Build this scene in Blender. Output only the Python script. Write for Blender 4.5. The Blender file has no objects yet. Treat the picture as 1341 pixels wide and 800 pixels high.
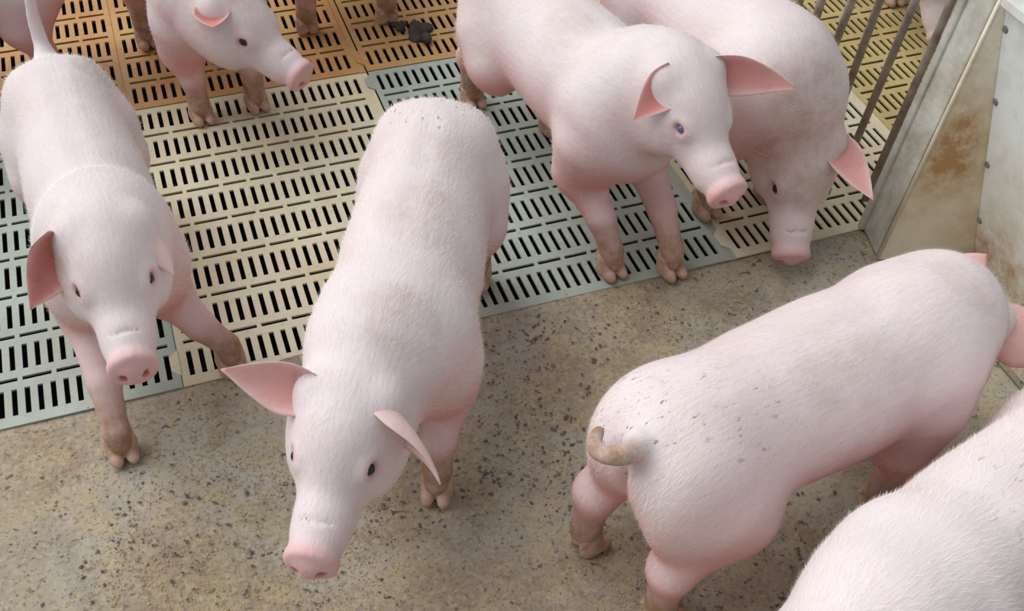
import bpy, math, random
import numpy as np
from mathutils import Vector, Matrix, Quaternion

random.seed(7); RNG = np.random.default_rng(7)
SC = bpy.context.scene
COL = SC.collection

# ------------------------------------------------------------------ camera
F_PX, PITCH, YAW, ROLL = 1430.3, 0.80653, 0.38895, 0.059963
CAM = np.array([0.05643, -1.48121, 1.68450])
_cp, _sp = math.cos(PITCH), math.sin(PITCH)
FW = np.array([math.sin(YAW) * _cp, math.cos(YAW) * _cp, -_sp])
_rt = np.array([math.cos(YAW), -math.sin(YAW), 0.0]); _up = np.cross(_rt, FW)
RT = math.cos(ROLL) * _rt + math.sin(ROLL) * _up
UP = -math.sin(ROLL) * _rt + math.cos(ROLL) * _up
cam_d = bpy.data.cameras.new('camera'); cam = bpy.data.objects.new('camera', cam_d); COL.objects.link(cam)
cam_d.sensor_width = 36.0; cam_d.lens = 36.0 * F_PX / 1341.0; cam_d.clip_start = 0.05
cam.matrix_world = Matrix(((RT[0], UP[0], -FW[0], CAM[0]), (RT[1], UP[1], -FW[1], CAM[1]),
                           (RT[2], UP[2], -FW[2], CAM[2]), (0, 0, 0, 1)))
SC.camera = cam

def at(x, y, z=0.0):
    """point of the photograph's pixel (1341x800) on the horizontal plane at height z"""
    d = FW + (x - 670.5) / F_PX * RT + (400 - y) / F_PX * UP
    t = (z - CAM[2]) / d[2]
    return np.array([CAM[0] + t * d[0], CAM[1] + t * d[1], z])

# ------------------------------------------------------------------ light
world = bpy.data.worlds.new('overcast_sky'); SC.world = world; world.use_nodes = True
bgn = world.node_tree.nodes['Background']
bgn.inputs['Color'].default_value = (0.92, 0.97, 1.0, 1); bgn.inputs['Strength'].default_value = 0.37
sun_d = bpy.data.lights.new('soft_daylight', 'SUN'); sun = bpy.data.objects.new('soft_daylight', sun_d); COL.objects.link(sun)
sun_d.energy = 2.9; sun_d.angle = math.radians(66); sun_d.color = (1.0, 0.985, 0.965)
sun.rotation_euler = Vector((0.50, -0.40, -0.77)).to_track_quat('-Z', 'Y').to_euler()
SC.view_settings.view_transform = 'Standard'; SC.view_settings.look = 'None'
SC.view_settings.exposure = 0.0; SC.view_settings.gamma = 1.0; SC.view_settings.use_curve_mapping = False

# ------------------------------------------------------------------ helpers
def lin(r, g, b):
    f = lambda c: c / 12.92 if c <= 0.04045 else ((c + 0.055) / 1.055) ** 2.4
    return (f(r / 255), f(g / 255), f(b / 255), 1.0)

def tag(o, label=None, cat=None, group=None, kind=None):
    if label: o['label'] = label
    if cat: o['category'] = cat
    if group: o['group'] = group
    if kind: o['kind'] = kind
    return o

def mesh_obj(name, verts, faces, mat=None, parent=None, smooth=False):
    me = bpy.data.meshes.new(name)
    me.from_pydata([tuple(map(float, v)) for v in verts], [], [tuple(map(int, f)) for f in faces])
    me.update()
    if smooth: me.polygons.foreach_set('use_smooth', [True] * len(me.polygons))
    if mat: me.materials.append(mat)
    o = bpy.data.objects.new(name, me); COL.objects.link(o)
    if parent: o.parent = parent
    return o

def empty(name, loc=(0, 0, 0), rz=0.0):
    o = bpy.data.objects.new(name, None); COL.objects.link(o)
    o.location = loc; o.rotation_euler = (0, 0, rz); o.empty_display_size = 0.1
    return o

class MB:
    def __init__(s): s.v = []; s.f = []
    def box(s, x0, x1, y0, y1, z0, z1):
        b = len(s.v)
        s.v += [(x0, y0, z0), (x1, y0, z0), (x1, y1, z0), (x0, y1, z0), (x0, y0, z1), (x1, y0, z1), (x1, y1, z1), (x0, y1, z1)]
        s.f += [(b, b + 3, b + 2, b + 1), (b + 4, b + 5, b + 6, b + 7), (b, b + 1, b + 5, b + 4), (b + 1, b + 2, b + 6, b + 5),
                (b + 2, b + 3, b + 7, b + 6), (b + 3, b, b + 4, b + 7)]
    def hexa(s, lo, hi):
        """eight corners: four lower, four upper, same winding"""
        b = len(s.v); s.v += [tuple(p) for p in lo] + [tuple(p) for p in hi]
        s.f += [(b, b + 3, b + 2, b + 1), (b + 4, b + 5, b + 6, b + 7), (b, b + 1, b + 5, b + 4), (b + 1, b + 2, b + 6, b + 5),
                (b + 2, b + 3, b + 7, b + 6), (b + 3, b, b + 4, b + 7)]
    def tube(s, pts, rad, n=12):
        pts = [np.array(p, float) for p in pts]; rad = rad if hasattr(rad, '__len__') else [rad] * len(pts)
        b = len(s.v); ref = np.array([0.31, 0.9, 0.22])
        for i, p in enumerate(pts):
            t = pts[min(i + 1, len(pts) - 1)] - pts[max(i - 1, 0)]; t /= np.linalg.norm(t)
            a = np.cross(t, ref); a /= np.linalg.norm(a); c = np.cross(t, a)
            for k in range(n):
                q = 2 * math.pi * k / n; s.v.append(tuple(p + rad[i] * (math.cos(q) * a + math.sin(q) * c)))
        for i in range(len(pts) - 1):
            for k in range(n):
                k2 = (k + 1) % n; s.f.append((b + i * n + k, b + i * n + k2, b + (i + 1) * n + k2, b + (i + 1) * n + k))
        s.f.append(tuple(b + k for k in range(n))[::-1]); e = b + (len(pts) - 1) * n; s.f.append(tuple(e + k for k in range(n)))
    def build(s, name, mat, parent=None, smooth=False): return mesh_obj(name, s.v, s.f, mat, parent, smooth)

def bevel(o, w, seg=2):
    m = o.modifiers.new('bevel', 'BEVEL'); m.width = w; m.segments = seg; m.limit_method = 'ANGLE'

# ------------------------------------------------------------------ materials
class NT:
    """tiny node helper"""
    def __init__(s, name, rough=0.6, spec=0.4):
        s.m = bpy.data.materials.new(name); s.m.use_nodes = True; s.t = s.m.node_tree; s.b = s.t.nodes['Principled BSDF']
        s.b.inputs['Roughness'].default_value = rough; s.b.inputs['Specular IOR Level'].default_value = spec
        s.tc = s.t.nodes.new('ShaderNodeTexCoord')
    def n(s, typ, **kw):
        nd = s.t.nodes.new(typ)
        for k, v in kw.items():
            if k.startswith('i_'):
                nd.inputs[k[2:]].default_value = v
            else: setattr(nd, k, v)
        return nd
    def link(s, a, b): s.t.links.new(a, b)
    def noise(s, scale, detail=4, rough=0.6, coord='Object', dist=0.0):
        nd = s.n('ShaderNodeTexNoise'); nd.inputs['Scale'].default_value = scale; nd.inputs['Detail'].default_value = detail
        nd.inputs['Roughness'].default_value = rough; nd.inputs['Distortion'].default_value = dist
        s.link(s.tc.outputs[coord], nd.inputs['Vector']); return nd.outputs['Fac']
    def ramp(s, src, stops):
        r = s.n('ShaderNodeValToRGB'); s.link(src, r.inputs['Fac'])
        while len(r.color_ramp.elements) < len(stops): r.color_ramp.elements.new(0.5)
        for e, (p, c) in zip(r.color_ramp.elements, stops): e.position = p; e.color = c if len(c) == 4 else (*c, 1)
        return r.outputs['Color']
    def mask(s, src, lo, hi):
        r = s.n('ShaderNodeMapRange', clamp=True); s.link(src, r.inputs['Value'])
        r.inputs['From Min'].default_value = lo; r.inputs['From Max'].default_value = hi; return r.outputs['Result']
    def math(s, op, a, b):
        m = s.n('ShaderNodeMath', operation=op)
        for i, x in enumerate((a, b)):
            if isinstance(x, (int, float)): m.inputs[i].default_value = x
            else: s.link(x, m.inputs[i])
        return m.outputs[0]
    def mix(s, fac, a, b):
        m = s.n('ShaderNodeMix', data_type='RGBA')
        for i, x in ((0, fac), (6, a), (7, b)):
            if isinstance(x, (int, float)): m.inputs[i].default_value = x
            elif isinstance(x, tuple): m.inputs[i].default_value = x
            else: s.link(x, m.inputs[i])
        return m.outputs[2]
    def attr(s, name): return s.n('ShaderNodeAttribute', attribute_name=name).outputs['Fac']
    def color(s, c):
        if isinstance(c, tuple): s.b.inputs['Base Color'].default_value = c
        else: s.link(c, s.b.inputs['Base Color'])
    def bump(s, h, strength=0.3, dist=0.01):
        b = s.n('ShaderNodeBump'); b.inputs['Strength'].default_value = strength; b.inputs['Distance'].default_value = dist
        s.link(h, b.inputs['Height']); s.link(b.outputs['Normal'], s.b.inputs['Normal'])

def mat_skin():
    t = NT('pig_skin', 0.55, 0.3)
    mott = t.noise(7, 3); fine = t.noise(90, 3)
    base = t.mix(t.mask(mott, .35, .7), lin(233, 226, 228), lin(223, 211, 212))
    pk = t.math('ADD', t.attr('pink'), t.math('MULTIPLY', t.math('SUBTRACT', fine, .5), .25))
    base = t.mix(t.mask(pk, 0, 1), base, lin(222, 152, 150))
    d = t.attr('dirt'); dn = t.noise(24, 5, .7)
    dm = t.mask(t.math('ADD', d, t.math('MULTIPLY', t.math('SUBTRACT', dn, .5), t.math('MULTIPLY', d, 2.2))), .12, .85)
    base = t.mix(dm, base, lin(160, 126, 98))
    # dark crusts of dried muck scattered where the speck attribute is high
    st = t.n('ShaderNodeMapping'); st.inputs['Scale'].default_value = (0.6, 1.25, 1)
    t.link(t.tc.outputs['Object'], st.inputs['Vector'])
    vn = t.n('ShaderNodeTexNoise'); vn.inputs['Scale'].default_value = 95; vn.inputs['Detail'].default_value = 3; vn.inputs['Roughness'].default_value = .6
    t.link(st.outputs['Vector'], vn.inputs['Vector'])
    sp = t.math('MULTIPLY', t.mask(vn.outputs['Fac'], .60, .66), t.mask(t.noise(26, 3), .42, .56))
    base = t.mix(t.math('MULTIPLY', sp, t.attr('speck')), base, lin(112, 98, 88))
    t.color(base)
    t.b.inputs['Subsurface Weight'].default_value = 0.12; t.b.inputs['Subsurface Radius'].default_value = (0.02, 0.008, 0.005)
    t.b.inputs['Subsurface Scale'].default_value = 0.5
    st2 = t.n('ShaderNodeMapping'); st2.inputs['Scale'].default_value = (30, 160, 90)
    t.link(t.tc.outputs['Object'], st2.inputs['Vector'])
    n2 = t.n('ShaderNodeTexNoise'); n2.inputs['Scale'].default_value = 1; n2.inputs['Detail'].default_value = 3; t.link(st2.outputs['Vector'], n2.inputs['Vector'])
    t.bump(n2.outputs['Fac'], .35, .003)
    return t.m

def mat_ear():
    t = NT('pig_ear_skin', 0.55, 0.3)
    base = t.ramp(t.attr('pink'), [(0, lin(240, 216, 213)), (.55, lin(220, 164, 160)), (1.0, lin(198, 104, 92))])  # inner ear pink; the full red paints light showing through the ear
    base = t.mix(t.math('MULTIPLY', t.mask(t.noise(28, 4), .5, .75), t.attr('dirt')), base, lin(150, 100, 78))
    t.color(base); t.b.inputs['Subsurface Weight'].default_value = 0.2; t.b.inputs['Subsurface Radius'].default_value = (0.02, 0.006, 0.004)
    t.b.inputs['Subsurface Scale'].default_value = 0.4
    t.bump(t.noise(120, 2), .15, .002); return t.m

def simple(name, c, rough=.6, spec=.4, var=None, scale=20, bump=0, bdist=.004):
    t = NT(name, rough, spec)
    if var: t.color(t.mix(t.mask(t.noise(scale, 4), .35, .68), c, var))
    else: t.color(c)
    if bump: t.bump(t.noise(scale * 4, 4), bump, bdist)
    return t.m

def mat_plastic(name, c, c2, grime):
    t = NT(name, 0.45, 0.4)
    base = t.mix(t.mask(t.noise(5, 4, .6, 'Generated', .3), .35, .7), c, c2)
    g = t.n('ShaderNodeTexNoise'); g.inputs['Scale'].default_value = 3.2; g.inputs['Detail'].default_value = 5
    geo = t.n('ShaderNodeNewGeometry'); t.link(geo.outputs['Position'], g.inputs['Vector'])
    base = t.mix(t.math('MULTIPLY', t.mask(g.outputs['Fac'], .46, .72), .55), base, grime)
    fine = t.n('ShaderNodeTexNoise'); fine.inputs['Scale'].default_value = 60; fine.inputs['Detail'].default_value = 4; t.link(geo.outputs['Position'], fine.inputs['Vector'])
    base = t.mix(t.math('MULTIPLY', t.mask(fine.outputs['Fac'], .56, .75), .45), base, grime)
    t.color(base); t.bump(fine.outputs['Fac'], .12, .002); return t.m

M = {}
M['skin'] = mat_skin(); M['ear'] = mat_ear()
M['eye'] = simple('pig_eye', lin(18, 14, 18), .12, .6)
M['eye_pale'] = simple('pig_eye_blue', lin(88, 104, 150), .12, .6)
M['hoof'] = simple('pig_hoof', lin(206, 174, 158), .5, .35, lin(172, 136, 114), 60, .2, .002)
M['hair'] = simple('bristle', lin(250, 243, 238), .5, .3)
M['cream'] = mat_plastic('cream_plastic', lin(220, 215, 190), lin(212, 204, 174), lin(192, 164, 124))
M['amber'] = mat_plastic('amber_stained_shaded_plastic', lin(196, 148, 100), lin(194, 168, 110), lin(166, 100, 62))  # orange stain, with the shade over the far slats put into its colour
M['yellow'] = mat_plastic('yellowed_plastic', lin(196, 180, 128), lin(184, 164, 110), lin(146, 116, 74))
M['grey'] = mat_plastic('grey_green_plastic', lin(174, 186, 176), lin(162, 174, 164), lin(142, 138, 122))
M['pit'] = simple('manure_pit', lin(20, 15, 12), .9, .1, lin(12, 9, 8), 6)

def mat_concrete():
    t = NT('feed_strewn_concrete', 0.85, 0.2)
    big = t.noise(2.6, 5, .6); mid = t.noise(12, 6, .7); fine = t.noise(85, 5, .75)
    base = t.mix(t.mask(big, .42, .60), lin(156, 140, 122), lin(174, 171, 162))
    base = t.mix(t.math('MULTIPLY', t.mask(mid, .46, .66), .75), base, lin(184, 170, 136))
    base = t.mix(t.math('MULTIPLY', t.mask(t.noise(5.5, 5, .65, 'Object', .5), .52, .68), .7), base, lin(136, 121, 104))
    base = t.mix(t.math('MULTIPLY', t.mask(fine, .50, .66), .75), base, lin(190, 180, 152))
    base = t.mix(t.math('MULTIPLY', t.mask(t.noise(130, 4, .7), .53, .66), .7), base, lin(108, 98, 84))
    sp = t.math('MULTIPLY', t.mask(t.noise(75, 2, .5), .62, .67), t.mask(t.noise(9, 4), .44, .58))
    base = t.mix(t.math('MULTIPLY', sp, .8), base, lin(70, 68, 68))
    t.color(base); t.bump(t.math('ADD', mid, t.math('MULTIPLY', fine, .6)), .5, .006); return t.m
M['concrete'] = mat_concrete()
M['crumb'] = simple('feed_crumb', lin(196, 176, 128), .8, .2, lin(178, 156, 110), 40)
M['grit'] = simple('dark_grit', lin(98, 96, 96), .8, .2, lin(116, 110, 100), 60)
M['post'] = simple('weathered_concrete', lin(204, 204, 196), .85, .2, lin(172, 168, 154), 14, .5, .006)
M['bar'] = simple('galvanised_rusty_pipe', lin(180, 168, 158), .5, .4, lin(136, 118, 106), 22, .25, .002)
M['dung'] = simple('dung', lin(62, 56, 52), .7, .3, lin(84, 76, 66), 40, .5, .006)
M['bolt'] = simple('steel_bolt', lin(120, 124, 126), .4, .5)

def mat_sheet(name, stain, c1, c2):
    t = NT(name, 0.5, 0.35)
    base = t.mix(t.mask(t.noise(4, 4), .35, .7), c1, c2)
    base = t.mix(t.math('MULTIPLY', t.mask(t.noise(9, 6, .7, 'Object', .4), .5, .72), stain), base, lin(176, 136, 84))
    a = t.attr('dirt')
    dn = t.noise(22, 5, .72)
    base = t.mix(t.math('MULTIPLY', t.mask(t.math('MULTIPLY', a, t.math('SUBTRACT', dn, .22)), .0, .40), .9), base, lin(174, 128, 76))
    t.color(base); t.bump(t.noise(30, 4), .1, .002); return t.m
M['sheet'] = mat_sheet('white_plastic_sheet', .3, lin(238, 247, 247), lin(234, 237, 226))
M['sheet_side'] = mat_sheet('cream_plastic_sheet', .4, lin(238, 234, 216), lin(228, 216, 184))

# ------------------------------------------------------------------ the setting: concrete apron, slatted floor, pit
ROW = 0.11779; PITCHX = 0.024; EDGE_Y = 0.020
NXC, NYC = 130, 70
gx = np.linspace(-1.6, 3.6, NXC); gy = np.linspace(-2.2, EDGE_Y - .004, NYC)
vs = []; fs = []
for j, yy in enumerate(gy):
    for i, xx in enumerate(gx):
        wob = 0.004 * math.sin(xx * 31) + 0.003 * math.sin(xx * 77 + 1) if j == NYC - 1 else 0
        zz = 0.0018 * (math.sin(xx * 9.1 + yy * 4) + math.sin(xx * 3.7 - yy * 11.3)) - 0.004
        vs.append((xx, yy + wob, zz))
for j in range(NYC - 1):
    for i in range(NXC - 1):
        a = j * NXC + i; fs.append((a, a + 1, a + 1 + NXC, a + NXC))
b0 = len(vs)                                              # skirt down into the pit along the front of the slats
for i in range(NXC): vs.append((gx[i], EDGE_Y - .01, -.45))
for i in range(NXC - 1):
    a = (NYC - 1) * NXC + i; fs.append((a, a + 1, b0 + i + 1, b0 + i))
floor_c = mesh_obj('floor_concrete', vs, fs, M['concrete'], smooth=True)
tag(floor_c, 'rough brown grey concrete apron strewn with yellow feed crumbs', 'floor', kind='structure')

pit = MB(); pit.box(-1.9, 4.0, EDGE_Y - .02, 3.6, -.60, -.45)
tag(pit.build('floor_pit', M['pit']), 'dark manure pit under the slotted floor', 'floor', kind='structure')

wl = MB(); wl.box(-1.9, 4.0, 3.6, 3.75, -.6, 1.3)
tag(wl.build('wall_far', M['post']), 'low rendered concrete wall closing the pen', 'wall', kind='structure')

def panel_mesh():
    m = MB(); T = -.0045
    x0, x1 = -.0205, 23 * PITCHX + .0205
    sw = .0051; cuts = [c * PITCHX - .5 * PITCHX for c in (3.2, 6.7, 9.35, 12, 14.65, 17.3, 20.8)]
    rib = .0046
    m.box(x0, x1, 0, .045 * ROW, T, 0) if False else None
    for j in range(8):
        yb = j * ROW
        d0, d1 = yb + .96 * ROW, yb + 1.04 * ROW           # dash line at the far side of the row
        s0, s1 = yb + .215 * ROW, yb + .785 * ROW
        lo = yb + (.04 if j else .0) * ROW
        m.box(x0, x1, lo, s0, T, 0)                        # strip before the slots
        m.box(x0, x1, s1, min(d0, 8 * ROW - .0), T, 0)     # strip behind them
        e = x0
        for i in range(24):
            c = i * PITCHX; m.box(e, c - sw, s0, s1, T, 0); e = c + sw
        m.box(e, x1, s0, s1, T, 0)
        if j < 7:
            e = x0 + .014; m.box(x0, e, d0, d1, T, 0)
            for c in cuts: m.box(c - rib, c + rib, d0, d1, T, 0)
            m.box(x1 - .014, x1, d0, d1, T, 0)
    for j in (0, 7):                                        # interlocking tabs on both long sides
        yb = j * ROW
        for xa, xb in ((x0 - .018, x0),):
            b = len(m.v)
            m.hexa([(xa, yb + .40 * ROW, T), (xb, yb + .25 * ROW, T), (xb, yb + .85 * ROW, T), (xa, yb + .70 * ROW, T)],
                   [(xa, yb + .40 * ROW, .0012), (xb, yb + .25 * ROW, .0012), (xb, yb + .85 * ROW, .0012), (xa, yb + .70 * ROW, .0012)])
    # gutter plate that closes the joint to the next column
    m.box(x1, x1 + .018, .0, 8 * ROW - .003, T, -.0025)
    return m
floor_s = empty('floor_slats', (0.6, 1.0, 0)); tag(floor_s, 'slotted plastic floor of cream and grey panels', 'floor', kind='structure')
pm = panel_mesh(); pme = None
COLX = [-1.788, -1.192, -.596, 0.0, .615, 1.226, 1.836, 2.446]
for ci, cx in enumerate(COLX):
    for k in range(4 if ci > 1 else 3):
        kind = 'yellow'
        if k == 0: kind = {2: 'grey', 3: 'cream', 4: 'grey', 5: 'cream'}.get(ci, 'yellow')
        elif k == 1: kind = {2: 'amber', 3: 'amber', 4: 'amber', 5: 'cream'}.get(ci, 'yellow')
        elif ci in (2, 3): kind = 'amber'
        if ci in (0, 1): kind = 'grey'
        if pme is None:
            o = pm.build('floor_panel', M['cream']); pme = o.data
        else:
            o = bpy.data.objects.new('floor_panel', pme); COL.objects.link(o)
        o.parent = floor_s; o.material_slots[0].link = 'OBJECT'; o.material_slots[0].material = M[kind]
        o.location = (cx - .6, EDGE_Y + k * 8 * ROW - 1.0 - .020 + .001, random.uniform(-.0015, .0005))

# ------------------------------------------------------------------ implicit surfaces
def surface_nets(F, org, h):
    ins = F < 0
    nx, ny, nz = F.shape
    cnt = np.zeros((nx - 1, ny - 1, nz - 1), np.int8)
    for dx in (0, 1):
        for dy in (0, 1):
            for dz in (0, 1): cnt += ins[dx:nx - 1 + dx, dy:ny - 1 + dy, dz:nz - 1 + dz]
    act = (cnt > 0) & (cnt < 8)
    idx = np.argwhere(act); vid = np.full(act.shape, -1, np.int32); vid[act] = np.arange(len(idx))
    corn = np.array([(a, b, c) for a in (0, 1) for b in (0, 1) for c in (0, 1)])
    val = np.stack([F[idx[:, 0] + c[0], idx[:, 1] + c[1], idx[:, 2] + c[2]] for c in corn], 1)
    acc = np.zeros((len(idx), 3)); num = np.zeros(len(idx))
    for i in range(8):
        for j in range(i + 1, 8):
            if np.abs(corn[i] - corn[j]).sum() != 1: continue
            a, b = val[:, i], val[:, j]; s = (a < 0) != (b < 0)
            t = a[s] / (a[s] - b[s])
            acc[s] += corn[i] + t[:, None] * (corn[j] - corn[i]); num[s] += 1
    V = (idx + acc / num[:, None]) * h + org
    quads = []
    for ax in range(3):
        sl0 = [slice(None)] * 3; sl1 = [slice(None)] * 3
        sl0[ax] = slice(0, -1); sl1[ax] = slice(1, None)
        a, b = ins[tuple(sl0)], ins[tuple(sl1)]
        e = np.argwhere(a != b)
        u, v = (ax + 1) % 3, (ax + 2) % 3
        ok = (e[:, u] > 0) & (e[:, v] > 0) & (e[:, u] < F.shape[u] - 1) & (e[:, v] < F.shape[v] - 1)
        e = e[ok]; flip = a[tuple(e.T)]
        def g(du, dv):
            q = e.copy(); q[:, u] += du; q[:, v] += dv; return vid[tuple(q.T)]
        q = np.stack([g(-1, -1), g(0, -1), g(0, 0), g(-1, 0)], 1)
        q[~flip] = q[~flip][:, ::-1]; quads.append(q)
    return V, np.concatenate(quads)

class Field:
    def __init__(s, lo, hi, h):
        s.h = h; s.lo = np.array(lo, float); n = np.ceil((np.array(hi) - s.lo) / h).astype(int) + 1
        s.ax = [(s.lo[i] + h * np.arange(n[i])).astype(np.float32) for i in range(3)]
        s.F = np.full(tuple(n), .2, np.float32)
    def _win(s, lo, hi):
        r = []
        for i in range(3):
            a = max(int((lo[i] - s.lo[i]) / s.h), 0); b = min(int((hi[i] - s.lo[i]) / s.h) + 2, len(s.ax[i]))
            if b <= a: return None
            r.append(slice(a, b))
        return tuple(r)
    def _put(s, w, d, k, sub):
        f = s.F[w]
        if sub:
            hh = np.clip(.5 - .5 * (f + d) / k, 0, 1); s.F[w] = f * (1 - hh) - d * hh + k * hh * (1 - hh)
        else:
            hh = np.clip(.5 + .5 * (f - d) / k, 0, 1); s.F[w] = f * (1 - hh) + d * hh - k * hh * (1 - hh)
    def ell(s, c, r, R=None, k=.04, sub=False):
        c = np.array(c, float); r = np.array(r, float); R = np.eye(3) if R is None else R
        ext = np.sqrt(((R * r) ** 2).sum(1)) + 2 * k + .03
        w = s._win(c - ext, c + ext)
        if w is None: return
        X = s.ax[0][w[0]][:, None, None] - np.float32(c[0]); Y = s.ax[1][w[1]][None, :, None] - np.float32(c[1]); Z = s.ax[2][w[2]][None, None, :] - np.float32(c[2])
        k0 = 0; k1 = 0
        for i in range(3):
            q = np.float32(R[0, i]) * X + np.float32(R[1, i]) * Y + np.float32(R[2, i]) * Z
            k0 = k0 + (q / np.float32(r[i])) ** 2; k1 = k1 + (q / np.float32(r[i] ** 2)) ** 2
        k0 = np.sqrt(k0); d = k0 * (k0 - 1) / np.maximum(np.sqrt(k1), 1e-4)
        s._put(w, d, k, sub)
    def cone(s, a, b, ra, rb, k=.03, sub=False):
        a = np.array(a, float); b = np.array(b, float); m = max(ra, rb) + 2 * k + .02
        w = s._win(np.minimum(a, b) - m, np.maximum(a, b) + m)
        if w is None: return
        X = s.ax[0][w[0]][:, None, None] - np.float32(a[0]); Y = s.ax[1][w[1]][None, :, None] - np.float32(a[1]); Z = s.ax[2][w[2]][None, None, :] - np.float32(a[2])
        v = (b - a).astype(np.float32); L2 = max(float(v @ v), 1e-9)
        t = np.clip((X * v[0] + Y * v[1] + Z * v[2]) / np.float32(L2), 0, 1)
        d = np.sqrt((X - t * v[0]) ** 2 + (Y - t * v[1]) ** 2 + (Z - t * v[2]) ** 2) - (ra + (rb - ra) * t)
        s._put(w, d.astype(np.float32), k, sub)
    def disc(s, c, n, R, half, rnd, k=.01):
        """rounded flat cylinder"""
        c = np.array(c, float); m = R + half + k + .02; w = s._win(c - m, c + m)
        if w is None: return
        X = s.ax[0][w[0]][:, None, None] - c[0]; Y = s.ax[1][w[1]][None, :, None] - c[1]; Z = s.ax[2][w[2]][None, None, :] - c[2]
        t = X * n[0] + Y * n[1] + Z * n[2]
        rr = np.sqrt(np.maximum(X * X + Y * Y + Z * Z - t * t, 0))
        p = rr - (R - rnd); q = np.abs(t) - (half - rnd)
        d = np.minimum(np.maximum(p, q), 0) + np.sqrt(np.maximum(p, 0) ** 2 + np.maximum(q, 0) ** 2) - rnd
        s._put(w, d.astype(np.float32), k, False)
    def mesh(s): return surface_nets(s.F, s.lo, s.h)

def np_mesh(name, V, Q, mat, attrs=None):
    me = bpy.data.meshes.new(name)
    me.vertices.add(len(V)); me.vertices.foreach_set('co', np.ascontiguousarray(V, np.float32).ravel())
    me.loops.add(Q.size); me.loops.foreach_set('vertex_index', np.ascontiguousarray(Q, np.int32).ravel())
    k = Q.shape[1]; me.polygons.add(len(Q)); me.polygons.foreach_set('loop_start', np.arange(0, Q.size, k, dtype=np.int32))
    me.polygons.foreach_set('loop_total', np.full(len(Q), k, np.int32))
    me.polygons.foreach_set('use_smooth', np.ones(len(Q), bool))
    me.update(calc_edges=True); me.validate()
    for n_, a in (attrs or {}).items():
        at_ = me.attributes.new(n_, 'FLOAT', 'POINT'); at_.data.foreach_set('value', np.ascontiguousarray(a, np.float32))
    if mat: me.materials.append(mat)
    return me

def rotz(a): c, s_ = math.cos(a), math.sin(a); return np.array([[c, -s_, 0], [s_, c, 0], [0, 0, 1.]])
def roty(a): c, s_ = math.cos(a), math.sin(a); return np.array([[c, 0, s_], [0, 1, 0], [-s_, 0, c]])
def unit(v): v = np.array(v, float); return v / np.linalg.norm(v)

# ------------------------------------------------------------------ hoof (one mesh shared by all the feet)
def hoof_mesh():
    f = Field((-.05, -.045, -.012), (.055, .045, .062), .0022)
    for s_ in (-1, 1):
        f.cone((-.010, s_ * .0125, .020), (.020, s_ * .0125, .009), .0135, .0085, k=.004)
        f.cone((-.012, s_ * .012, .010), (.012, s_ * .0125, .010), .0125, .011, k=.004)
        f.cone((-.010, s_ * .010, .036), (-.002, s_ * .0115, .022), .0150, .0130, k=.006)
        f.cone((-.020, s_ * .015, .046), (-.028, s_ * .017, .034), .0065, .0040, k=.006)
    f.cone((-.008, 0, .050), (-.006, 0, .034), .0200, .0180, k=.008)
    V, Q = f.mesh(); V[:, 2] = np.maximum(V[:, 2], 0.0)
    return np_mesh('hoof', V, Q, M['hoof'])
HOOF = hoof_mesh()

# ------------------------------------------------------------------ pig
VOX = 0.0044
def smooth_pts(V, Q, it=2):
    n = len(V)
    e = np.concatenate([Q[:, [0, 1]], Q[:, [1, 2]], Q[:, [2, 3]], Q[:, [3, 0]]])
    for _ in range(it):
        acc = np.zeros_like(V); cnt = np.zeros(n)
        for i in range(3):
            acc[:, i] = np.bincount(e[:, 0], V[e[:, 1], i], n) + np.bincount(e[:, 1], V[e[:, 0], i], n)
        cnt = np.bincount(e[:, 0], minlength=n) + np.bincount(e[:, 1], minlength=n)
        V = .5 * V + .5 * acc / np.maximum(cnt, 1)[:, None]
    return V

def vnormals(V, Q):
    a = np.cross(V[Q[:, 2]] - V[Q[:, 0]], V[Q[:, 3]] - V[Q[:, 1]])
    N = np.zeros_like(V)
    for c in range(4):
        for i in range(3): N[:, i] += np.bincount(Q[:, c], a[:, i], len(V))
    return N / np.maximum(np.linalg.norm(N, axis=1), 1e-12)[:, None]

def sstep(x, a, b): t = np.clip((x - a) / (b - a), 0, 1); return t * t * (3 - 2 * t)

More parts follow.
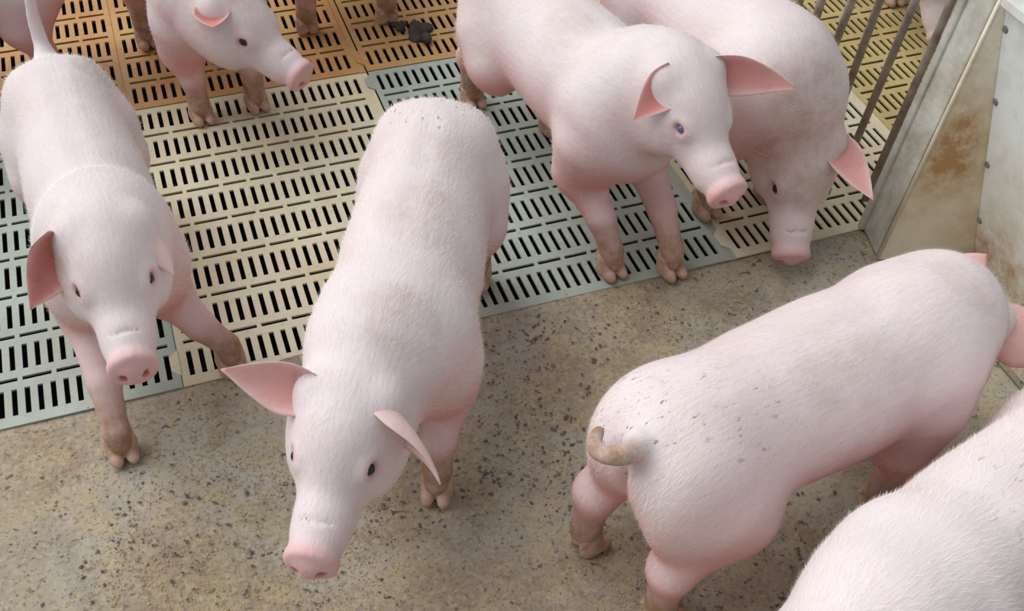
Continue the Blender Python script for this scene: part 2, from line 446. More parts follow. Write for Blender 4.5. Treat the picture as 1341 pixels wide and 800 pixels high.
def make_ear(parent, base, d, n, L, W, curl, droop, pink=1.0, side=1, dirt=.3, back=.10):
    """leaf shaped ear: base point, axis d, inner face normal n, droop bends the tip along -n (negative: over the inner face)"""
    d = unit(d); n = unit(np.array(n) - np.dot(n, d) * d); w = np.cross(d, n)
    NU, NV = 16, 13
    V = []; A = []; Dr = []
    for layer in (0, 1):
        for i in range(NU):
            u = i / (NU - 1)
            prof = (0.80 + .20 * math.sin(min(u / .30, 1) * math.pi / 2)) if u < .30 else max(1 - ((u - .30) / .70) ** 1.45, 0.0)
            wd = .5 * W * max(prof, .02)
            ang = droop * u ** 1.6
            # centre line bends progressively
            cx = 0.0; cn = 0.0; steps = 10
            for q in range(steps):
                aa = droop * ((q + .5) / steps * u) ** 1.6 * 1.0
                cx += math.cos(aa) * u / steps; cn -= math.sin(aa) * u / steps
            dd = math.cos(ang) * d - math.sin(ang) * n; nn = math.sin(ang) * d + math.cos(ang) * n
            c = base + L * (cx * d + cn * n)
            cu = 1.25 * curl * (1 - .70 * u) + .12
            for j in range(NV):
                v = -1 + 2 * j / (NV - 1)
                th = v * cu * 1.25
                off = wd * math.sin(th) / max(math.sin(cu * 1.25), .2) if cu > .2 else wd * v
                up = wd * (1 - math.cos(th)) * 1.15
                p = c + off * w + up * nn
                thick = (.0072 * (1 - u) + .0026) * (1 - .75 * abs(v) ** 3)
                if layer: p = p - thick * nn
                V.append(p); A.append(back if layer else pink * (1.05 - .35 * u) * (1 - .75 * abs(v) ** 3)); Dr.append(dirt * (1 - u * .5) * (.5 if layer else 1))
    V = np.array(V); Q = []
    K = NU * NV
    for i in range(NU - 1):
        for j in range(NV - 1):
            a = i * NV + j
            Q.append((a, a + 1, a + NV + 1, a + NV)); Q.append((K + a, K + a + NV, K + a + NV + 1, K + a + 1))
    for i in range(NU - 1):
        for j, fl in ((0, 0), (NV - 1, 1)):
            a = i * NV + j; q = (a, a + NV, K + a + NV, K + a); Q.append(q if not fl else q[::-1])
    for j in range(NV - 1):
        a = (NU - 1) * NV + j; Q.append((a, a + 1, K + a + 1, K + a)); a = j; Q.append((a + 1, a, K + a, K + a + 1))
    me = np_mesh('ear', V, np.array(Q), M['ear'], {'pink': np.array(A), 'dirt': np.array(Dr)})
    o = bpy.data.objects.new('ear', me); COL.objects.link(o); o.parent = parent
    return o

PIGS = []
def pig(pos, heading, label, scale=1.0, bend=0.0, skull=None, snout=None, yaw=None, pitch=0.0, roll=0.0, feet=None, ears=None, tail='hang',
        dirt=(), specks=(), pink_extra=0.0, hair=9000, head=True, lift=0.0, group='pale pink grower pigs in the pen', fat=1.0, eye='eye'):
    """pos: floor point under the middle of the trunk; skull/snout: world points; feet: {'fl','fr','hl','hr'} world xy"""
    root = empty('pig', (pos[0], pos[1], 0), heading)
    tag(root, label, 'pig', group)
    S = scale; Rw = rotz(heading)
    loc = lambda p: Rw.T @ (np.array([p[0], p[1], p[2] if len(p) > 2 else 0.0]) - np.array([pos[0], pos[1], 0]))
    def pl(x, y, z):                                         # place along the bent spine
        x, y, z = x * S, y * S * (fat if abs(y) > .03 else 1), z * S + lift
        th = bend * x; cy = bend * x * x / 2
        return np.array([x - math.sin(th) * y, cy + math.cos(th) * y, z])
    def pr(x, ry=0.0): return rotz(bend * x * S) @ roty(ry)
    yw = math.radians(yaw) - heading if yaw is not None else bend * .4
    hf = np.array([math.cos(yw) * math.cos(pitch), math.sin(yw) * math.cos(pitch), math.sin(pitch)]); hs = S * 1.05
    if snout is not None: sn = loc(snout)
    else: sn = (loc(skull) if skull is not None else pl(.44, 0, .42)) + hf * .205 * hs
    ft = {}
    for k_, d_ in (('fl', (.205, .082)), ('fr', (.205, -.082)), ('hl', (-.275, .085)), ('hr', (-.275, -.085))):
        ft[k_] = loc(feet[k_])[:2] if feet and k_ in feet else pl(d_[0], d_[1], 0)[:2]
    sk = sn - hf * .205 * hs                                  # the head keeps its own length
    ref = np.array([.15, 0, 1.0]); hu = unit(ref - ref @ hf * hf); hl_ = np.cross(hu, hf)
    if roll:
        c, s_ = math.cos(roll), math.sin(roll); hu, hl_ = c * hu + s_ * hl_, c * hl_ - s_ * hu
    HR = np.stack([hf, hl_, hu], 1)
    H = lambda x, y, z: sk + HR @ (np.array([x, y, z]) * hs)
    pts = np.array([pl(-.40, 0, .3), pl(.33, 0, .3), sk, sn] + [np.array([*v, 0]) for v in ft.values()])
    lo = pts.min(0) - np.array([.14, .15, 0]) * S; hi = pts.max(0) + np.array([.12, .15, 0]) * S
    lo[2] = -.01; hi[2] = max(.56 * S + lift, (sk[2] + .14))
    f = Field(lo, hi, VOX)
    E_ = lambda x, y, z, rx, ry, rz_, k=.045, t=0.0: f.ell(pl(x, y, z), np.array([rx, ry * fat, rz_]) * S, pr(x, t), k * S)
    E_(-.225, 0, .362, .135, .108, .118)
    E_(-.08, 0, .366, .200, .108, .116)
    E_(-.02, 0, .325, .235, .119, .122)
    E_(.09, 0, .350, .180, .120, .136)
    E_(.195, 0, .365, .115, .112, .124)
    E_(.235, 0, .310, .085, .092, .105)
    for s_ in (-1, 1):
        E_(-.255, s_ * .066, .305, .098, .060, .135, .05, -.15)
        E_(-.19, s_ * .082, .265, .072, .045, .095, .05)
        E_(.205, s_ * .078, .300, .075, .046, .125, .05, .1)
    # neck and head
    nb = pl(.225, 0, .375); nm = .5 * (nb + H(-.06, 0, -.01)) + np.array([0, 0, .012])
    f.cone(nb, nm, .112 * S, .100 * S, .05 * S); f.cone(nm, H(-.045, 0, -.015), .100 * S, .080 * S, .05 * S)
    f.cone(pl(.24, 0, .32), H(-.03, 0, -.05), .085 * S, .062 * S, .05 * S)
    eh = lambda x, y, z, rx, ry, rz_, k: f.ell(H(x, y, z), np.array([rx, ry, rz_]) * hs, HR, k * hs)
    eh(-.005, 0, .004, .082, .073, .070, .035)
    eh(.035, 0, .016, .060, .050, .048, .03)
    for s_ in (-1, 1): eh(.008, s_ * .045, -.044, .080, .043, .058, .035)
    f.cone(H(.045, 0, -.010), H(.150, 0, -.012), .051 * hs, .0395 * hs, .03 * hs)
    f.cone(H(.140, 0, -.010), H(.186, 0, -.006), .0375 * hs, .0345 * hs, .015 * hs)
    for s_ in (-1, 1): f.cone(H(.07, s_ * .022, -.030), H(.155, s_ * .014, -.030), .030 * hs, .020 * hs, .015 * hs)   # lips
    f.cone(H(.0, 0, -.068), H(.138, 0, -.050), .048 * hs, .020 * hs, .012 * hs)                                    # lower jaw
    dn = unit(HR @ np.array([1, 0, .22]))
    f.disc(H(.197, 0, -.004), dn, .0388 * hs, .0095 * hs, .0055, .008 * hs)
    for s_ in (-1, 1):
        f.ell(H(.2065, s_ * .0145, -.003), np.array([.011, .0068, .0085]) * hs, HR, .004, True)                     # nostrils
        eh(.062, s_ * .044, .022, .024, .013, .017, .016)                                                         # lids
        f.ell(H(.067, s_ * .0560, .024), np.array([.0115, .0095, .0085]) * hs, HR, .005, True)
        eh(-.028, s_ * .052, .036, .022, .020, .022, .03)                                                        # ear root
    for a_, b_ in (((.150, .0, .031), (.150, .02, .022)),):
        for s_ in (-1, 1): f.cone(H(a_[0], 0, a_[2]), H(b_[0], s_ * b_[1], b_[2]), .003, .002, .004, True)           # crease behind the snout
    # legs
    C = f.cone
    for k_, s_ in (('fl', 1), ('fr', -1)):
        ftp = np.array([*ft[k_], 0.0])
        sh = pl(.205, s_ * .074, .29); el = pl(.185, s_ * .078, .205)
        kn = .46 * el + .54 * ftp + np.array([.014 * S, 0, 0]); kn[2] = .128 * S
        fe = ftp + np.array([-.010, 0, .062 * S]); hb = ftp + np.array([-.004, 0, .036 * S])
        C(sh, el, .068 * S, .056 * S, .035 * S); C(el, kn, .048 * S, .0310 * S, .025 * S); C(kn, fe, .0305 * S, .0250 * S, .012 * S); C(fe, hb, .0255 * S, .0250 * S, .010 * S)
    for k_, s_ in (('hl', 1), ('hr', -1)):
        ftp = np.array([*ft[k_], 0.0])
        hp = pl(-.235, s_ * .072, .30); stf = pl(-.185, s_ * .086, .250)
        hk = .30 * stf + .70 * ftp + np.array([-.040 * S, 0, 0]); hk[2] = .160 * S
        fe = ftp + np.array([-.014, 0, .064 * S]); hb = ftp + np.array([-.004, 0, .036 * S])
        C(hp, stf, .070 * S, .056 * S, .04 * S); C(stf, hk, .050 * S, .030 * S, .03 * S); C(hp, hk, .056 * S, .030 * S, .03 * S)
        C(hk, fe, .0335 * S, .0265 * S, .025 * S); C(fe, hb, .0255 * S, .0250 * S, .010 * S)
    # tail
    tb = pl(-.335, 0, .425) if tail != 'hang' else pl(-.345, 0, .385)
    paths = {'hang': [(0, 0, 0), (-.035, 0, -.01), (-.052, .004, -.05), (-.05, .006, -.10), (-.052, .012, -.13)],
             'up': [(0, 0, 0), (-.030, 0, .03), (-.042, 0, .075), (-.046, .004, .115), (-.048, .004, .125)],
             'curl': [(0, 0, 0), (-.030, -.012, .014), (-.052, -.004, .012), (-.060, .020, .0), (-.050, .040, -.004), (-.038, .046, .004)]}[tail]
    pp = np.array([paths[0]] + paths + [paths[-1]], float); fine_ = []
    for i in range(1, len(pp) - 2):                            # smooth curve through the path points
        for u in np.linspace(0, 1, 5)[:-1]:
            a_, b_, c_, d_ = pp[i - 1:i + 3]
            fine_.append(.5 * (2 * b_ + (c_ - a_) * u + (2 * a_ - 5 * b_ + 4 * c_ - d_) * u * u + (3 * b_ - a_ - 3 * c_ + d_) * u ** 3))
    fine_.append(pp[-1])
    tp = [tb + rotz(bend * -.322 * S) @ (p_ * S) for p_ in fine_]; nt = len(tp)
    for i in range(nt - 1):
        r0 = (.0165 - .0095 * i / (nt - 1)) * S; r1 = (.0165 - .0095 * (i + 1) / (nt - 1)) * S
        C(tp[i], tp[i + 1], r0 + .001, r1 + .001, .004)
    C(pl(-.27, 0, .405), tb, .034 * S, .018 * S, .03 * S)
    f.cone(pl(-.20, 0, .512), pl(.10, 0, .518), .014 * S, .014 * S, .035, True)
    # cleft between the hams
    f.ell(pl(-.365, 0, .29), np.array([.035, .008, .095]) * S, pr(-.36), .02, True)
    V, Q = f.mesh(); V = smooth_pts(V, Q, 3); N = vnormals(V, Q)
    # masks
    hd = (V - sk) @ HR / hs
    near = (np.abs(hd[:, 1]) < .17) & (np.abs(hd[:, 2]) < .21) & (hd[:, 0] < .26)
    inhead = sstep(hd[:, 0], -.10, .03) * (1 - sstep(np.abs(hd[:, 1]), .10, .16)) * (1 - sstep(np.abs(hd[:, 2]), .13, .20)) * (hd[:, 0] < .26)
    hd[~near] = (-1, 0, 0)
    x = V[:, 0] / S; z = V[:, 2] / S
    pink = .06 + .58 * sstep(-N[:, 2], -.45, .5) * sstep(z, .02, .16) + .30 * sstep(.30 - z, 0, .12) + pink_extra  # belly and leg skin is pinker; pink on the flanks also paints their shading
    hb_ = sstep(hd[:, 0], -.06, .07) * inhead; pink = (1 - hb_) * pink + hb_ * (.10 + .25 * sstep(-N[:, 2], -.1, .7))
    pink = np.maximum(pink, .60 * sstep(hd[:, 0], .160, .200) * (np.abs(hd[:, 1]) < .06))
    nos = np.minimum(np.linalg.norm(hd - np.array([.2065, .0145, -.003]), axis=1), np.linalg.norm(hd - np.array([.2065, -.0145, -.003]), axis=1))
    pink = np.maximum(pink, 1.5 * (nos < .010))
    for s_ in (-1, 1):
        pink = np.maximum(pink, .55 * (1 - sstep(np.linalg.norm(hd - np.array([.065, s_ * .053, .023]), axis=1), .010, .026)))
    drt_shade = .75 * sstep(.19 - z, 0, .13) * (1 - inhead)
    spk = np.zeros(len(V))
    for (px, py, pz), r_, a_ in dirt: drt_shade = np.maximum(drt_shade, a_ * (1 - sstep(np.linalg.norm(V - pl(px, py, pz), axis=1), .3 * r_, r_)))
    for (px, py, pz), r_, a_ in specks: spk = np.maximum(spk, a_ * (1 - sstep(np.linalg.norm(V - pl(px, py, pz), axis=1), .4 * r_, r_)))
    tz = np.min(np.stack([np.linalg.norm(V - p_, axis=1) for p_ in tp[1:]]), 0)
    drt_shade = np.maximum(drt_shade, (.15 if tail == 'up' else .75) * (1 - sstep(tz, .012, .026)))
    body = bpy.data.objects.new('body', np_mesh('body', V, Q, M['skin'], {'pink': np.clip(pink, 0, 1.5), 'dirt': drt_shade, 'speck': spk}))
    COL.objects.link(body); body.parent = root
    # hooves
    for k_ in ('fl', 'fr', 'hl', 'hr'):
        h_ = bpy.data.objects.new('hoof', HOOF); COL.objects.link(h_); h_.parent = root
        h_.location = (ft[k_][0], ft[k_][1], 0); h_.scale = (S * 1.2,) * 3
    # eyes
    for s_ in (-1, 1):
        mb_u = 10; ev = []; ef = []
        bpy_me = bpy.data.meshes.get('eyeball')
        if bpy_me is None:
            fe_ = Field((-.02, -.02, -.02), (.02, .02, .02), .0016); fe_.ell((0, 0, 0), (.0105, .0105, .0105)); ev, ef = fe_.mesh()
            bpy_me = np_mesh('eyeball', ev, ef, M['eye'])
        eo = bpy.data.objects.new('eye', bpy_me); COL.objects.link(eo); eo.parent = root
        eo.material_slots[0].link = 'OBJECT'; eo.material_slots[0].material = M[eye]
        eo.location = H(.0665, s_ * .0495, .0240); eo.scale = (hs * (.92 if eye == 'eye' else .80),) * 3
    # ears
    for s_, nm_ in ((1, 'l'), (-1, 'r')):
        e = (ears or {}).get(nm_, {})
        bb = e.get('base', (-.024, .052, .034)); eb = H(bb[0], s_ * bb[1], bb[2]); Le = e.get('L', .125) * hs
        dv = np.array(e.get('d', (-.15, s_ * .8, .55))); nv = np.array(e.get('n', (.9, s_ * .15, -.1)))
        if e.get('world'): dv = Rw.T @ dv; nv = Rw.T @ nv
        else: dv = HR @ dv; nv = HR @ nv
        if 'tip' in e: dv = loc(e['tip']) - eb; Le = np.linalg.norm(dv) * e.get('stretch', 1.04)
        make_ear(root, eb, dv, nv, Le, e.get('W', .088) * hs, e.get('curl', .75), e.get('droop', -.5), e.get('pink', .75), s_, e.get('dirt', .35), e.get('back', .12))
    # bristles
    if hair:
        ok = np.where((tz > .045) & (N[:, 2] > -.35) & (z > .17) & (hd[:, 0] < .165))[0]
        ok = ok[RNG.random(len(ok)) < .15 + .85 * sstep(z[ok], .18, .30)]
        pick = RNG.choice(ok, min(hair, len(ok)), replace=False)
        P_ = V[pick]; Nn = N[pick]
        flow = np.tile(np.array([-1.0, 0, -.25]), (len(pick), 1)) + np.array([0, 1, 0]) * (np.sign(P_[:, 1:2]) * .15)
        hm = inhead[pick][:, None]; flow = flow * (1 - hm) + hm * (-hf + .3 * hu)
        leg = sstep(.24 * S - P_[:, 2], 0, .06)[:, None]; flow = flow * (1 - leg) + leg * np.array([-.2, 0, -1.0])
        flow = flow + RNG.normal(0, .22, flow.shape); flow -= (flow * Nn).sum(1)[:, None] * Nn
        flow /= np.linalg.norm(flow, axis=1)[:, None]
        Ln = RNG.uniform(.009, .019, len(pick))[:, None]
        side_ = np.cross(flow, Nn) * .00030
        tipp = P_ + flow * Ln + Nn * Ln * RNG.uniform(.12, .42, len(pick))[:, None]
        midp = P_ + flow * Ln * .5 + Nn * Ln * .25
        n = len(pick); HV = np.empty((n * 3, 3)); P0 = P_ - Nn * .001
        HV[0::3] = P0 - side_; HV[1::3] = P0 + side_; HV[2::3] = tipp
        hme = np_mesh('hair', HV, np.arange(n * 3).reshape(n, 3), M['hair'])
        ho = bpy.data.objects.new('hair', hme); COL.objects.link(ho); ho.parent = root; ho['kind'] = 'stuff'
    PIGS.append(root)
    return root

D = math.radians
# B: the pig in the middle, seen from the front, looking up at us
pig((.425, -.115), D(-115), 'pale pink pig with dark open eyes standing half on slats and half on concrete',
    snout=at(405, 742, .32), yaw=-120, pitch=D(-18),
    feet={'fl': at(572, 648)[:2]},
    ears={'r': dict(world=True, tip=at(294, 484, .47), n=(-.1, -.8, .6), W=.074, curl=.7, droop=-.1, pink=.6),
          'l': dict(world=True, tip=at(590, 618, .38), n=(-.6, -.6, -.35), W=.075, curl=.7, droop=-.45, pink=.5)},
    specks=[((-.27, .0, .47), .14, 1.0)], dirt=[((-.33, .05, .42), .10, .35), ((.05, .03, .5), .16, .24), ((-.12, .03, .49), .12, .2), ((.30, .03, .49), .11, .3)], hair=16000)
# A: the pig at the left
pig((-.105, .255), D(-84), scale=.95, fat=.93, label='pale pink pig with its front hooves stepping off the grey slats, one ragged red ear',
    snout=at(175, 486, .39), yaw=-90, pitch=D(-20),
    feet={'fr': at(163, 596)[:2], 'fl': at(305, 482)[:2]}, tail='up',
    ears={'r': dict(world=True, tip=at(40, 398, .42), n=(.25, -.75, .55), W=.09, curl=.6, droop=-.5, pink=1.0, dirt=.7),
          'l': dict(world=True, tip=at(230, 356, .45), n=(0, -.35, -.95), W=.055, curl=.6, droop=-.3, pink=.3)},
    dirt=[((.36, -.08, .47), .09, .5), ((-.25, .1, .45), .08, .4), ((-.1, 0, .5), .14, .12)], hair=14000)
# C: the pig standing on the grey slats, head turned to its left
pig((.915, .36), D(-81), 'pale pink pig standing on grey slats with head raised and turned to its left',
    snout=at(956, 257, .36), yaw=-83, pitch=D(-30),
    feet={'fr': at(800, 358)[:2], 'fl': at(878, 358)[:2], 'hl': at(722, 172)[:2], 'hr': at(620, 138)[:2]},
    ears={'r': dict(world=True, base=(-.02, .030, .055), tip=at(830, 156, .46), n=(-.3, -.7, .6), W=.075, curl=.55, droop=-.3, pink=1.0, dirt=.3),
          'l': dict(world=True, tip=at(1040, 110, .50), n=(-.3, -.9, .2), W=.078, curl=.6, droop=-.3, pink=.7)},
    dirt=[((.33, .04, .47), .09, .45), ((.05, -.05, .48), .12, .25), ((-.30, -.07, .25), .14, .7)], hair=12000, eye='eye_pale')
# D: the pig behind it, snout on the floor
pig((1.275, .375), D(-86), scale=1.04, label='pale pink pig with its head down sniffing the floor beside the barred fence',
    snout=at(1036, 338, .045), yaw=-112, pitch=D(-52),
    ears={'l': dict(world=True, tip=at(1142, 257, .24), n=(-.2, -.6, .7), W=.07, curl=.6, droop=.1, pink=.65),
          'r': dict(world=True, d=(-.5, .8, .3), n=(-.6, -.75, .3), L=.11, W=.08, pink=.8)},
    dirt=[((.34, .0, .40), .16, .35), ((.05, .0, .5), .12, .3), ((.37, .0, .25), .20, .36)], hair=8000)  # spots on the head: dirt plus shade painted into the face
# E: the pig with its rump to us at the feeder
pig((.925, -.610), D(9), fat=1.09, label='pale pink pig seen from behind with a curled muddy tail, its head at the feeder',
    skull=at(1258, 420, .29), yaw=5, pitch=D(-60), tail='curl', bend=-.25, scale=1.0,
    feet={'hl': at(772, 712)[:2], 'hr': at(868, 806)[:2]},
    ears={'l': dict(world=True, tip=at(1296, 330, .36), n=(.3, .5, -.8), W=.075, pink=.4, back=.4, curl=.4),
          'r': dict(world=True, tip=at(1400, 464, .30), n=(.5, -.2, -.8), W=.125, pink=.8, back=.42, curl=.35)},
    specks=[((-.30, .03, .47), .14, 1.0), ((-.36, .06, .36), .12, .9), ((-.2, -.06, .47), .10, .6)], dirt=[((.3, -.1, .35), .10, .3), ((.0, -.1, .42), .22, .2), ((.28, .0, .46), .12, .2)], hair=20000, pink_extra=.04)
# F: the pig in the corner by the camera
pig((1.08, -.925), D(197), 'pale pink pig with a scratched back standing close beside the pig at the feeder',
    skull=(.665, -1.06, .36), yaw=203, pitch=D(-40), hair=16000, specks=[((.02, .0, .5), .16, .4)],
    ears={'r': dict(world=True, d=(-.4, .5, -.5), n=(-.8, -.2, -.5), L=.10), 'l': dict(world=True, d=(-.3, -.8, -.3), n=(-.8, .2, -.4), L=.10)})
# G: the pig at the far slats looking sideways
pig((.175, 1.06), D(-80), 'pale pink pig on cream slats looking sideways, with a folded red ear', scale=.95,
    snout=at(398, 101, .25), yaw=-48, pitch=D(-28),
    feet={'fr': at(266, 158)[:2], 'fl': at(338, 142)[:2], 'hr': at(195, 60)[:2]},
    ears={'r': dict(world=True, tip=at(279, 40, .38), n=(-.1, -.8, .4), W=.08, curl=.55, droop=-.4, pink=1.0),
          'l': dict(world=True, d=(.6, .5, .4), n=(.6, -.6, .1), pink=.6)},
    dirt=[((.36, .03, .44), .10, .35)], hair=6000)
# H: only its legs reach into the picture
pig((.595, 1.45), D(90), 'pale pink pig standing on the stained slats beside the dark dung clump', hair=0,
    feet={'hl': at(402, 40)[:2], 'hr': at(506, 26)[:2]}, pitch=D(-30))
# I: shaded pig at the far left
pig((-.40, 1.13), D(3), 'pale pink pig standing behind the pig with the upright tail', hair=0,
    skull=(-.07, 1.17, .50), yaw=110, pitch=D(5))
# J: pig in the next pen
pig((2.25, 1.15), D(-95), 'pale pink pig in the neighbouring pen behind the bars', hair=0,
    feet={'fr': at(1168, 4)[:2]}, snout=at(1234, 52, .05), yaw=-95, pitch=D(-60))

# ------------------------------------------------------------------ feeder and partition
fd = empty('feeder', (1.62, -.3, 0)); tag(fd, 'white plastic hopper feeder with rust stained side panel and bolts', 'feeder')
def child_mesh(m, name, mat, parent, smooth=False):
    o = m.build(name, mat, parent, smooth); o.matrix_parent_inverse = Matrix.Translation(-Vector(parent.location)); return o
E0 = np.array([1.509, -.101, 0.0]); E1 = np.append(at(1310, 0, .62)[:2], .62); F1 = E1 + np.array([.012, -.010, 0]); F0 = np.append(at(1274, 335, .03)[:2], .03)
up_e = (E1 - E0) / .62; 
E1b = E0 + up_e * .72; F1b = F1 + (F1 - F0) * (.10 / .59)
def slab(name, p00, p10, p11, p01, n, th, mat, parent, sub=14, stain=None):
    """quad sheet with thickness th along -n, subdivided so that stains can sit on its points"""
    n = unit(n); V = []; Q = []; A = []
    for lay in (0, 1):
        for j in range(sub + 1):
            for i in range(sub + 1):
                u, v = i / sub, j / sub
                p = (1 - u) * (1 - v) * p00 + u * (1 - v) * p10 + u * v * p11 + (1 - u) * v * p01 - lay * th * n
                V.append(p); A.append(stain(u, v) if stain else 0.0)
    K = (sub + 1) ** 2; W_ = sub + 1
    for j in range(sub):
        for i in range(sub):
            a = j * W_ + i; Q.append((a, a + 1, a + W_ + 1, a + W_)); Q.append((K + a, K + a + W_, K + a + W_ + 1, K + a + 1))
    for i in range(sub):
        for a, b in ((i, i + 1), ((i + 1) * W_ - 1 + W_, (i + 1) * W_ - 1)): pass
    edge = [i for i in range(W_)] + [W_ * (j + 1) + sub for j in range(sub)] + [sub * W_ + i for i in range(sub - 1, -1, -1)] + [j * W_ for j in range(sub - 1, 0, -1)]
    for a, b in zip(edge, edge[1:] + edge[:1]): Q.append((a, K + a, K + b, b))
    me = np_mesh(name, np.array(V), np.array(Q), mat, {'dirt': np.array(A)})
    me.polygons.foreach_set('use_smooth', np.zeros(len(me.polygons), bool))
    o = bpy.data.objects.new(name, me); COL.objects.link(o); o.parent = parent
    o.matrix_parent_inverse = Matrix.Translation(-Vector(parent.location)); return o
nside = np.cross(F0 - E0, E1 - E0); nside = nside if nside[1] < 0 else -nside
slab('side_panel', E0, F0, F1b, E1b, nside, .010, M['sheet_side'], fd,
     stain=lambda u, v: 1.5 * math.exp(-((v - .40) / .17) ** 2 - ((u - .45) / .55) ** 2) + .5 * math.exp(-((v - .1) / .1) ** 2 - ((u - .9) / .3) ** 2))
m = MB(); m.tube([E0 + (0, 0, .004), E1b], .0040, 10); child_mesh(m, 'edge_bead', M['sheet_side'], fd, True)
B1 = np.append(at(1341, 430, .05)[:2], .05); dirb = unit((B1 - F0) * np.array([1, 1, 0]))
S00 = F0 + np.array([0, 0, .02]); S10 = F0 + np.array([0, 0, .02]) + np.array([-.03, -.85, 0]); T1 = F1 + np.array([.008, -.86, 0])
nsh = np.cross(S10 - S00, F1 - S00); nsh = nsh if nsh[0] < 0 else -nsh
nso = unit(nsh) * .004
slab('front_sheet', S00 + nso, S10 + nso, T1 + nso, F1 + nso, nsh, .010, M['sheet'], fd, stain=lambda u, v: 1.0 * math.exp(-(v / .18) ** 2) + .35 * math.exp(-((u - .12) / .08) ** 2 - ((v - .35) / .25) ** 2))
m = MB(); m.hexa([F1 + (-.018, 0, -.004), T1 + (-.018, 0, -.004), T1 + (.05, 0, -.004), F1 + (.05, 0, -.004)],
                 [F1 + (-.018, 0, .012), T1 + (-.018, 0, .012), T1 + (.05, 0, .012), F1 + (.05, 0, .012)])
child_mesh(m, 'top_rim', M['sheet'], fd)
m = MB(); m.hexa([F1 + (.05, 0, -.05), T1 + (.05, 0, -.05), T1 + (.40, 0, -.05), F1 + (.40, 0, -.05)],
                 [F1 + (.05, 0, .006), T1 + (.05, 0, .006), T1 + (.40, 0, .006), F1 + (.40, 0, .006)])
child_mesh(m, 'hopper_feed', M['dung'], fd)
nsu = unit(nsh); fold = F1 - F0
for (bx, by) in ((1319, 38), (1306, 133), (1295, 215), (1285, 288)):
    # bolt where the photograph's ray meets the sheet
    d = FW + (bx - 670.5) / F_PX * RT + (400 - by) / F_PX * UP
    t = ((S00 - CAM) @ nsu) / (d @ nsu); p = CAM + t * d
    m = MB(); m.tube([p - nsu * .006, p + nsu * .004, p + nsu * .0065], [.0085, .0085, .006], 8)
    child_mesh(m, 'bolt', M['bolt'], fd)
m = MB()
m.hexa([F0 + (-.12, -.03, -.03), F0 + (-.12, -.84, -.03), F0 + (.05, -.84, -.03), F0 + (.05, -.03, -.03)],
       [F0 + (-.12, -.03, -.012), F0 + (-.12, -.84, -.012), F0 + (.05, -.84, -.012), F0 + (.05, -.03, -.012)])
m.hexa([F0 + (-.06, -.03, -.03), F0 + (-.06, -.84, -.03), F0 + (.03, -.84, -.03), F0 + (.03, -.03, -.03)],
       [F0 + (-.03, -.03, .03), F0 + (-.03, -.84, .03), F0 + (.03, -.84, .03), F0 + (.03, -.03, .03)])
child_mesh(m, 'trough', M['concrete'], fd)

pt = empty('concrete_post', (1.55, .0, 0)); tag(pt, 'weathered grey concrete post between the feeder and the barred fence', 'post')
lean = np.array([up_e[0], up_e[1], 0]) * .95
def pv(x, y, z): return np.array([x, y, z]) + lean * z
m = MB(); m.hexa([pv(1.512, -.090, 0), pv(1.62, -.090, 0), pv(1.62, .0, 0), pv(1.535, .0, 0)],
                 [pv(1.512, -.090, .95), pv(1.62, -.090, .95), pv(1.62, .0, .95), pv(1.535, .0, .95)])
o = child_mesh(m, 'shaft', M['post'], pt); bevel(o, .006)
m = MB(); m.hexa([pv(1.526, -.008, 0), pv(1.60, -.008, 0), pv(1.60, .012, 0), pv(1.526, .012, 0)],
                 [pv(1.526, -.008, .95), pv(1.60, -.008, .95), pv(1.60, .012, .95), pv(1.526, .012, .95)])
o = child_mesh(m, 'edge_rib', M['post'], pt); bevel(o, .005)

fc = empty('bar_fence', (1.61, .5, 0)); tag(fc, 'fence of brown grey vertical metal bars between the pens', 'fence')
for (bx, by), (tx, ty) in (((1036, 131), (1076, 0)), ((1055, 156), (1116, 0)), ((1082, 191), (1152.5, 0)), ((1105, 222), (1199, 0)), ((1132, 262), (1247, 0)),):
    b = at(bx, by, 0.0); tt = at(tx, ty, .50); u_ = (tt - b) / .50
    m = MB(); m.tube([b + (0, 0, -.02), b + u_ * .5, b + u_ * .95], .0092, 12)
    child_mesh(m, 'bar', M['bar'], fc, True)
for i in range(1, 7):
    b = np.array([1.634, .50 + .095 * i, 0.0]); m = MB(); m.tube([b + (0, 0, -.02), b + (.07, .0, .95)], .0092, 12); child_mesh(m, 'bar', M['bar'], fc, True)
m = MB(); m.tube([(1.615, .06, .93), (1.71, 1.15, .95)], .016, 12); child_mesh(m, 'top_rail', M['bar'], fc, True)

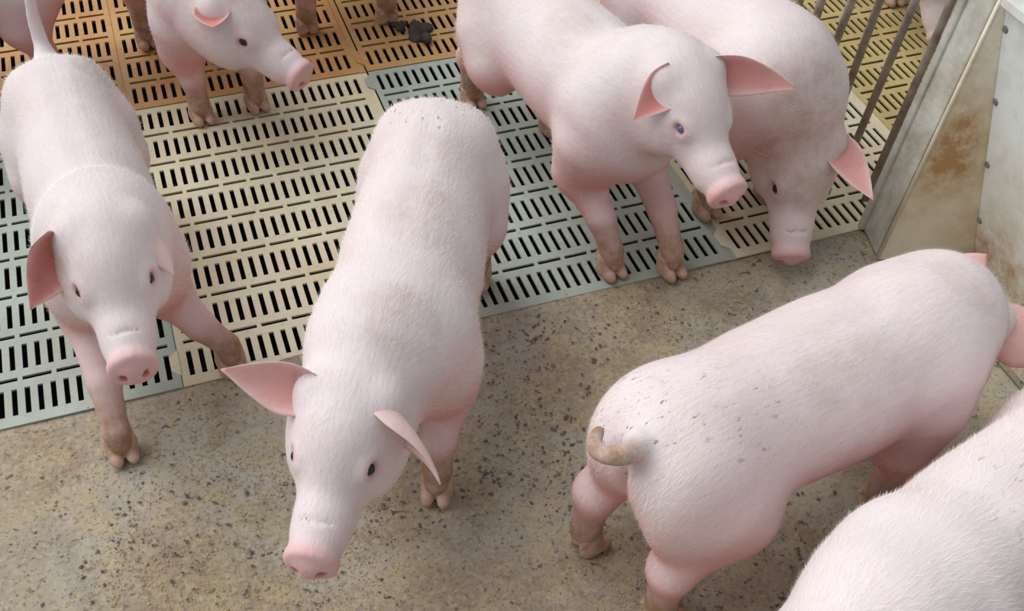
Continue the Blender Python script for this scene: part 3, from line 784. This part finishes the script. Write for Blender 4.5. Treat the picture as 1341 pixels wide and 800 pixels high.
# ------------------------------------------------------------------ small things on the floor
def lump(name, c, r, mat, seed):
    rg = np.random.default_rng(seed); f = Field(np.array(c) - 2.2 * r, np.array(c) + 2.2 * r, r / 7)
    for _ in range(9):
        o_ = rg.normal(0, .5, 3) * r * np.array([1, 1, .3]); f.ell(np.array(c) + o_, r * rg.uniform(.25, .55, 3) * np.array([1.2, 1, .7]), rotz(rg.uniform(0, 3)), .2 * r)
    V, Q = f.mesh(); o = bpy.data.objects.new(name, np_mesh(name, V, Q, mat)); COL.objects.link(o); return o
for (px, py), r_, lb in (((550, 44), .040, 'dark clump of dung on the yellowed slats below a hoof'), ((523, 32), .022, 'small dark smear of dung against a hoof on the slats')):
    q = at(px, py, .008); tag(lump('dung', q, r_, M['dung'], int(px)), lb, 'dung', 'dung on the slats')

def scatter(name, mat, pts, rmin, rmax, label, cat, flat=.7):
    base = np.array([(1, 0, 0), (-1, 0, 0), (0, 1, 0), (0, -1, 0), (0, 0, 1), (0, 0, -1)], float)
    tri = np.array([(0, 2, 4), (2, 1, 4), (1, 3, 4), (3, 0, 4), (2, 0, 5), (1, 2, 5), (3, 1, 5), (0, 3, 5)])
    n = len(pts); V = np.empty((n * 6, 3)); Q = np.empty((n * 8, 3), int)
    for i, (x_, y_) in enumerate(pts):
        r_ = RNG.uniform(rmin, rmax); a = RNG.uniform(0, 6.28)
        b = base * r_ * np.array([RNG.uniform(.8, 1.5), 1, flat]) + RNG.normal(0, .15 * r_, base.shape)
        V[i * 6:i * 6 + 6] = b @ rotz(a).T + np.array([x_, y_, -.003 + .3 * r_]); Q[i * 8:i * 8 + 8] = tri + i * 6
    me = np_mesh(name, V, Q, mat); me.polygons.foreach_set('use_smooth', np.zeros(len(me.polygons), bool))
    o = bpy.data.objects.new(name, me); COL.objects.link(o); tag(o, label, cat, kind='stuff'); return o
def spots(n, cl):
    out = []
    for _ in range(n):
        cx, cy, sx, sy = cl[RNG.integers(len(cl))]; p_ = at(RNG.normal(cx, sx), RNG.normal(cy, sy), 0)
        if p_[1] < EDGE_Y - .01 and p_[1] > -1.4: out.append((p_[0], p_[1]))
    return out
scatter('feed_crumbs', M['crumb'], spots(7000, [(560, 700, 90, 60), (330, 700, 70, 70), (250, 760, 90, 40), (660, 600, 60, 90), (720, 740, 70, 60), (600, 760, 120, 50), (330, 570, 60, 40), (900, 420, 80, 40), (180, 680, 120, 70)]),
        .0008, .0021, 'yellow crumbs of meal feed scattered over the concrete', 'feed')
scatter('grit', M['grit'], spots(700, [(760, 560, 60, 120), (680, 470, 60, 60), (560, 700, 100, 60), (980, 690, 60, 60), (200, 700, 110, 60), (640, 620, 60, 80)]),
        .0015, .0042, 'dark specks of grit scattered over the concrete', 'grit', .5)
